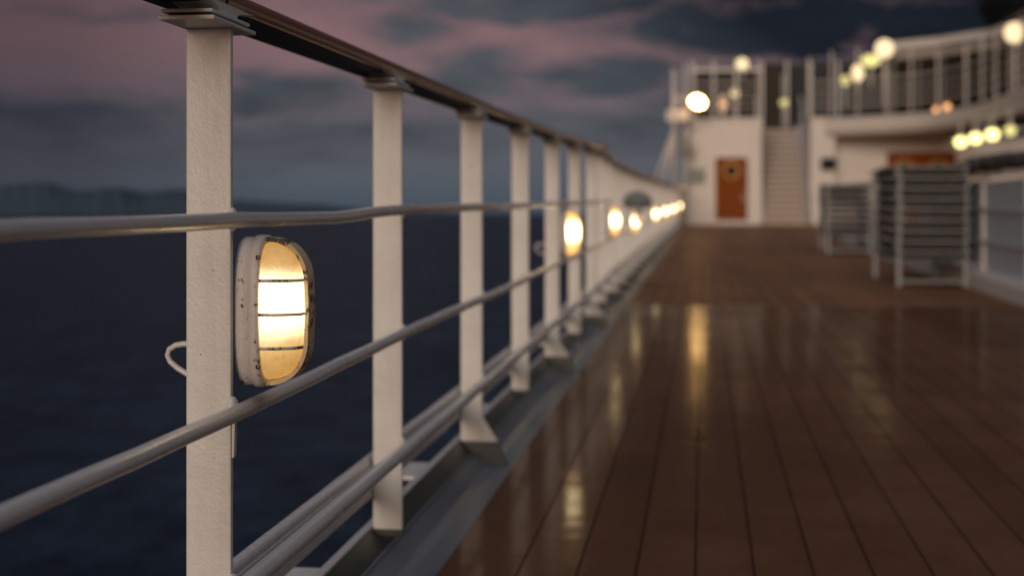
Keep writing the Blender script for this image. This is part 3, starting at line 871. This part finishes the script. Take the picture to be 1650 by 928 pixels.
# ---- upper deck windscreen railing
ur = empty('upper_railing', (X(1200), YW, UP + .07))
tag(ur, 'tall white upper deck railing with thin horizontal bars following the balcony edge', 'railing')
UL = Vector(ur.location); UZ = UP + .075
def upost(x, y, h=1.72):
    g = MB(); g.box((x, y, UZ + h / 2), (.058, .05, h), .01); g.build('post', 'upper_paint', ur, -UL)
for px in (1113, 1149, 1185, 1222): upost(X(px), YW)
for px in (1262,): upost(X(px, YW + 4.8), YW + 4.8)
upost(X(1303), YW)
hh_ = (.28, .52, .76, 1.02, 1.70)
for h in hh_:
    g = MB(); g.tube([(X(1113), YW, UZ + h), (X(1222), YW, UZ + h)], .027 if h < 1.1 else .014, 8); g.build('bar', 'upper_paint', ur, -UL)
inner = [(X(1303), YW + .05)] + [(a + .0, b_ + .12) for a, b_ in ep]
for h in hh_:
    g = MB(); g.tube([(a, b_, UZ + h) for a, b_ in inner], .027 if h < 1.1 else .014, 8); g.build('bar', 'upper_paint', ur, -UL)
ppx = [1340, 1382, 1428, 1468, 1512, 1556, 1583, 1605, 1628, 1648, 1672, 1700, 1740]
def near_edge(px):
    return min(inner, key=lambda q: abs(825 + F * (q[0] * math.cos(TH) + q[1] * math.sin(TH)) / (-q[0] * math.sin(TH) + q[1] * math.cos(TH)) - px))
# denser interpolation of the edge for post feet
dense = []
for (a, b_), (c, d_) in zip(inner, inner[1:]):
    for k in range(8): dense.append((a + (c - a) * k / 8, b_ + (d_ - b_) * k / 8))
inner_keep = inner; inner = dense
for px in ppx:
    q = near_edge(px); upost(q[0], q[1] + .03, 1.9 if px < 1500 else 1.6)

# ---- lights of the ship's far end
def globe(name, px, py, Y, r, m, label, sc=(1, 1, 1), stem=0.6, cat='lamp', group='lit globe lamps at the ship\'s end'):
    x, z = at(px, py, Y)
    t = empty(name, (x, Y, z)); tag(t, label, cat, group)
    g = MB(); g.sphere((0, 0, 0), r, sc); g.build('globe', m, t)
    g = MB(); g.tube([(0, 0, -r * sc[2] * .9), (0, 0, -r * sc[2] - stem)], .03, 8); g.tube([(0, 0, -r * sc[2] * .95), (0, 0, -r * sc[2] - .08)], .07, 10)
    g.build('stem', 'far_paint', t)
    return t
globe('globe_lamp', 1196, 103, YW + .1, .17, 'glow_pale', 'round lamp on the tall rail post above the wooden door', stem=.25)
globe('globe_lamp', 1184, 150, YW + 3, .13, 'glow_pale', 'small round lamp behind the upper railing, below the round lamp above the wooden door', stem=.8)
globe('globe_lamp', 1165, 168, YW + 3, .12, 'glow_dim', 'tall orange glowing lamp behind the upper railing, right of the floodlight', (1, 1, 2.2), .5)
globe('globe_lamp', 1263, 166, YW + 5.6, .12, 'glow_green', 'small yellow lamp at the head of the staircase', stem=.4)
globe('globe_lamp', 1382, 118, 41, .16, 'glow_pale', 'oval lamp low on the upper railing, left of the largest globes', (1, 1, 1.5), .5)
globe('globe_lamp', 1403, 98, 40.6, .21, 'glow_green', 'flat oval lamp just below and left of the big globe lamp', (1.25, 1, .75), .6)
globe('globe_lamp', 1425, 79, 40.2, .25, 'glow_pale', 'big globe lamp on a post at the left end of the white cabin roof', stem=1.4)
globe('globe_lamp', 1362, 130, YW + 3, .14, 'glow_green', 'dim greenish lamp in the shade behind the upper railing', stem=.8)
globe('globe_lamp', 1508, 177, 39.4, .07, 'glow_orange', 'tiny orange lamp above the balcony edge, left one of the pair', stem=.1)
globe('globe_lamp', 1526, 173, 39.0, .09, 'glow_orange', 'tiny orange lamp above the balcony edge, right one of the pair', stem=.1)
globe('globe_lamp', 1635, 53, 33.5, .23, 'glow_pale', 'big globe lamp high at the right edge of the photo', stem=1.6)
for (px, py, Y, i) in ((1548, 229, 36.5, 0), (1572, 223, 35.2, 1), (1599, 217, 33.8, 2), (1628, 211, 32.4, 3)):
    x, z = at(px, py, Y)
    t = empty('ceiling_lamp', (x, Y, z)); tag(t, ['first of the yellow lamps under the balcony, right above the double doors', 'second yellow lamp from the double doors in the row under the balcony', 'third yellow lamp from the double doors in the row under the balcony', 'dim yellow lamp under the balcony, nearest the right edge of the photo'][i], 'lamp', 'yellow lamps in a row under the balcony')
    g = MB(); g.sphere((0, 0, 0), .145 if i < 3 else .12, (1, 1, .9)); g.build('shade', 'glow_ceiling' if i < 3 else 'glow_green', t)
    g = MB(); g.tube([(0, 0, .10), (0, 0, bot - z)], .025, 8); g.tube([(0, 0, .11), (0, 0, .17)], .08, 12); g.build('hanger', 'far_paint', t)
g = MB(); q = at(1580, 268, 35)

# ---- mast with floodlight, left of the deckhouse
YM = 40.6
t = empty('signal_mast', (X(1085, YM), YM, FLOOR)); tag(t, 'white pole mast with braces standing between the railing end and the deckhouse', 'mast')
ML = Vector(t.location)
def mpt(px, py, dy=0): a, c = at(px, py, YM + dy); return (a, YM + dy, c)
g = MB(); g.tube([mpt(1086, 372), mpt(1086, 112)], .065, 12); g.build('pole', 'far_paint', t, -ML)
g = MB(); g.tube([mpt(1103, 372, .3), mpt(1103, 105, .3)], .05, 10); g.build('pole', 'far_paint', t, -ML)
g = MB(); g.tube([mpt(1084, 215), mpt(1052, 302)], .05, 8); g.build('brace', 'far_paint', t, -ML)
g = MB(); g.tube([mpt(1086, 215), mpt(1068, 300, -1.2)], .04, 8); g.build('brace', 'far_paint', t, -ML)
g = MB(); g.box(mpt(1091, 188), (.62, .4, .34), .05); g.build('equipment_box', 'far_paint', t, -ML)
g = MB(); g.tube([mpt(1086, 160), mpt(1120, 160)], .035, 8); g.build('arm', 'far_paint', t, -ML)
g = MB(); g.box(mpt(1104, 235, .2), (.30, .3, .52), .08); g.build('speaker_horn', 'grey_cover', t, -ML)
x, z = at(1124, 165, YM - .35)
fl = empty('floodlight', (x, YM - .35, z)); tag(fl, 'bright oval floodlight on the mast arm above the left corner of the deckhouse', 'floodlight')
g = MB(); g.tube([(0, .05, 0), (0, .22, .02)], [.20, .12], 16); g.build('casing', 'far_paint', fl)
g = MB(); g.sphere((0, 0, 0), .19, (1.15, .35, .82)); g.build('glass', 'glow_flood', fl)
fl.rotation_euler = (R(12), R(18), 0)
# winch / vent lumps at the rail end
t = empty('mushroom_vent', (X(1094, 38), 38, ZD + sh(38))); tag(t, 'squat pale vent with a domed cap at the far end of the railing', 'vent')
g = MB(); g.tube([(0, 0, 0), (0, 0, .95)], .13, 16); g.build('pipe', 'far_paint', t)
g = MB(); g.sphere((0, 0, 1.0), .27, (1, 1, .45)); g.build('cap', 'ceiling_paint', t)

# ---- dark funnel at the top right, far back
t = empty('funnel', (X(1700, 60), 60, UP)); tag(t, 'black ship funnel rising behind the upper cabins at the top right corner', 'funnel')
g = MB(); zt = Z(-60, 60, 1650) - UP
g.loft([[(2.6 * k * math.cos(a), 3.4 * k * math.sin(a) , h) for a in [2 * math.pi * j / 40 for j in range(40)]] for (k, h) in ((.92, 0), (1.0, 3), (1.03, zt * .72), (1.12, zt * .74), (1.12, zt * .82), (.98, zt))])
g.build('casing', 'funnel_paint', t)

# ================================================================== RIGHT-HAND SIDE: glass screen, lounger stacks, net
XS = 2.42
gs = empty('glass_windscreen', (XS, 12.5, ZD + sh(12.5)))
tag(gs, 'low windscreen of pale blue glass panels on a white coaming, right of the deck', 'windscreen')
GL = Vector(gs.location)
y0, y1 = 7.5, 25.0
g = MB(); pf = [(-.09, 0), (.20, 0), (.20, .16), (-.06, .16), (-.09, .12)]
g.sweep(pf, [(XS, y, ZD + sh(y)) for y in (y0, 12, 18, y1)], False); g.build('coaming', 'far_paint', gs, -GL)
ys = [7.7, 9.4, 11.1, 12.8, 14.5, 16.2, 17.9, 19.6, 21.3, 23.0, 24.7]
for y in ys:
    g = MB(); g.box((XS, y, ZD + sh(y) + .16 + .41), (.06, .07, .82), .01); g.build('post', 'far_paint', gs, -GL)
for a, c in zip(ys, ys[1:]):
    if a > 15.5: continue
    zb = ZD + sh((a + c) / 2)
    g = MB(); g.box((XS, (a + c) / 2, zb + .57), (.012, c - a - .085, .74)); g.build('glass_panel', 'screen_glass', gs, -GL)
g = MB(); g.tube([(XS, y, ZD + sh(y) + 1.0) for y in (y0, 16, y1)], .028, 10); g.build('top_rail', 'far_paint', gs, -GL)
for h in (.42, .70):
    g = MB(); g.tube([(XS - .035, y, ZD + sh(y) + h) for y in (y0, 16, y1)], .012, 8); g.build('cross_bar', 'aluminium', gs, -GL)

# unseen house added behind and right of the viewpoint to shade the deck
sb_ = empty('added_shade_house', (5.2, -7.0, ZD + sh(-7)))
tag(sb_, 'unseen white house added behind the viewpoint to shade the right of the deck', 'deckhouse')
g = MB(); g.box((0, 0, 1.35), (6.6, 9.0, 2.7), .03); g.build('wall', 'far_paint', sb_)
g = MB(); g.box((-.25, .2, 2.77), (7.4, 9.9, .12), .02); g.build('roof', 'far_paint', sb_)
# dark net bundled along the top of the screen
g = MB(); rnd = random.Random(5); rs = []
for i in range(44):
    y = 10.6 + i * .085; k = .55 + .45 * math.sin(math.pi * min(1, (i + 2) / 46)) + rnd.uniform(-.12, .12)
    cx = XS + .05 + rnd.uniform(-.015, .015); cz = ZD + sh(y) + 1.085 + rnd.uniform(-.012, .012)
    rs.append([(cx + .14 * k * (1 + rnd.uniform(-.22, .22)) * math.cos(a), y, cz + .075 * k * (1 + rnd.uniform(-.22, .25)) * math.sin(a)) for a in [2 * math.pi * j / 16 for j in range(16)]])
g.loft(rs, smooth=False)
tag(g.build('bundled_net', 'net_cloth'), 'dark crumpled net bundled along the top of the glass windscreen', 'net')

def make_lounger(tall):
    t = empty('sun_lounger')
    W_, L_ = .58, 1.90
    g = MB()
    for sx in (-1, 1): g.box((sx * W_ / 2, L_ / 2, 0), (.035, L_, .028), .006)
    for yy in (.02, L_ / 2, L_ - .02): g.box((0, yy, -.001), (W_ - .037, .03, .014), .004)
    g.build('frame', 'aluminium', t)
    g = MB(); n = 13; rs = []  # dark sling, deepened to stand in for shade between the stacked frames
    for i in range(n):
        f = i / (n - 1); yy = .04 + (L_ - .08) * f; s_ = -.012 * math.sin(math.pi * f)
        rs.append([(-W_ / 2 + .02, yy, .004 + s_), (W_ / 2 - .02, yy, .004 + s_), (W_ / 2 - .02, yy, -.068 + s_ * .3), (-W_ / 2 + .02, yy, -.068 + s_ * .3)])
    g.loft(rs, smooth=False); g.build('sling_shade_fill', 'sling_cloth', t)
    hl = .30 if tall else .066
    for sx in (-1, 1):
        for yy in (.12, L_ - .3):
            g = MB(); g.box((sx * (W_ / 2 - .001), yy, -.0155 - hl / 2), (.040, .045, hl), .006); g.build('leg', 'aluminium', t)
    if tall:
        g = MB(); g.box((0, .12, -.0155 - hl + .05), (W_ - .045, .024, .024), .004); g.build('foot_bar', 'aluminium', t)
    else:
        for sx in (-1, 1):
            g = MB(); g.tube([(sx * (W_ / 2 + .015), .2, -.01), (sx * (W_ / 2 + .045), .3, .012), (sx * (W_ / 2 + .045), 1.0, .012), (sx * (W_ / 2 + .015), 1.15, -.01)], .011, 8)
            g.build('armrest', 'aluminium', t)
    return t
low = make_lounger(False); tall = make_lounger(True); used = {'low': False, 'tall': False}
ords = ['lowest', 'second from the bottom', 'third from the bottom', 'fourth from the bottom', 'fifth from the bottom', 'third from the top', 'second from the top', 'topmost', 'topmost']
def stack(x, y, n, rz, what):
    z0 = ZD + sh(y)
    for i in range(n):
        key = 'tall' if i == 0 else 'low'; src = tall if i == 0 else low
        o = src if not used[key] else copy_tree(src); used[key] = True
        o.location = (x + random.uniform(-.008, .008), y + random.uniform(-.02, .02), z0 + .3155 + .0945 * i); o.rotation_euler.z = rz + random.uniform(-.006, .006)
        if i == 0: w_ = 'lowest'
        elif i == n - 1: w_ = 'topmost'
        elif i <= n // 2: w_ = ['', 'second', 'third', 'fourth', 'fifth'][i] + ' from the bottom'
        else: w_ = ['', 'second', 'third', 'fourth', 'fifth'][n - 1 - i] + ' from the top'
        tag(o, 'grey framed dark sun lounger, %s in the %s' % (w_, what), 'sun lounger', 'sun loungers stacked beside the windscreen')
stack(2.03, 13.0, 9, R(1), 'nearer and larger stack')
stack(2.02, 20.4, 8, R(-1), 'farther and smaller stack')
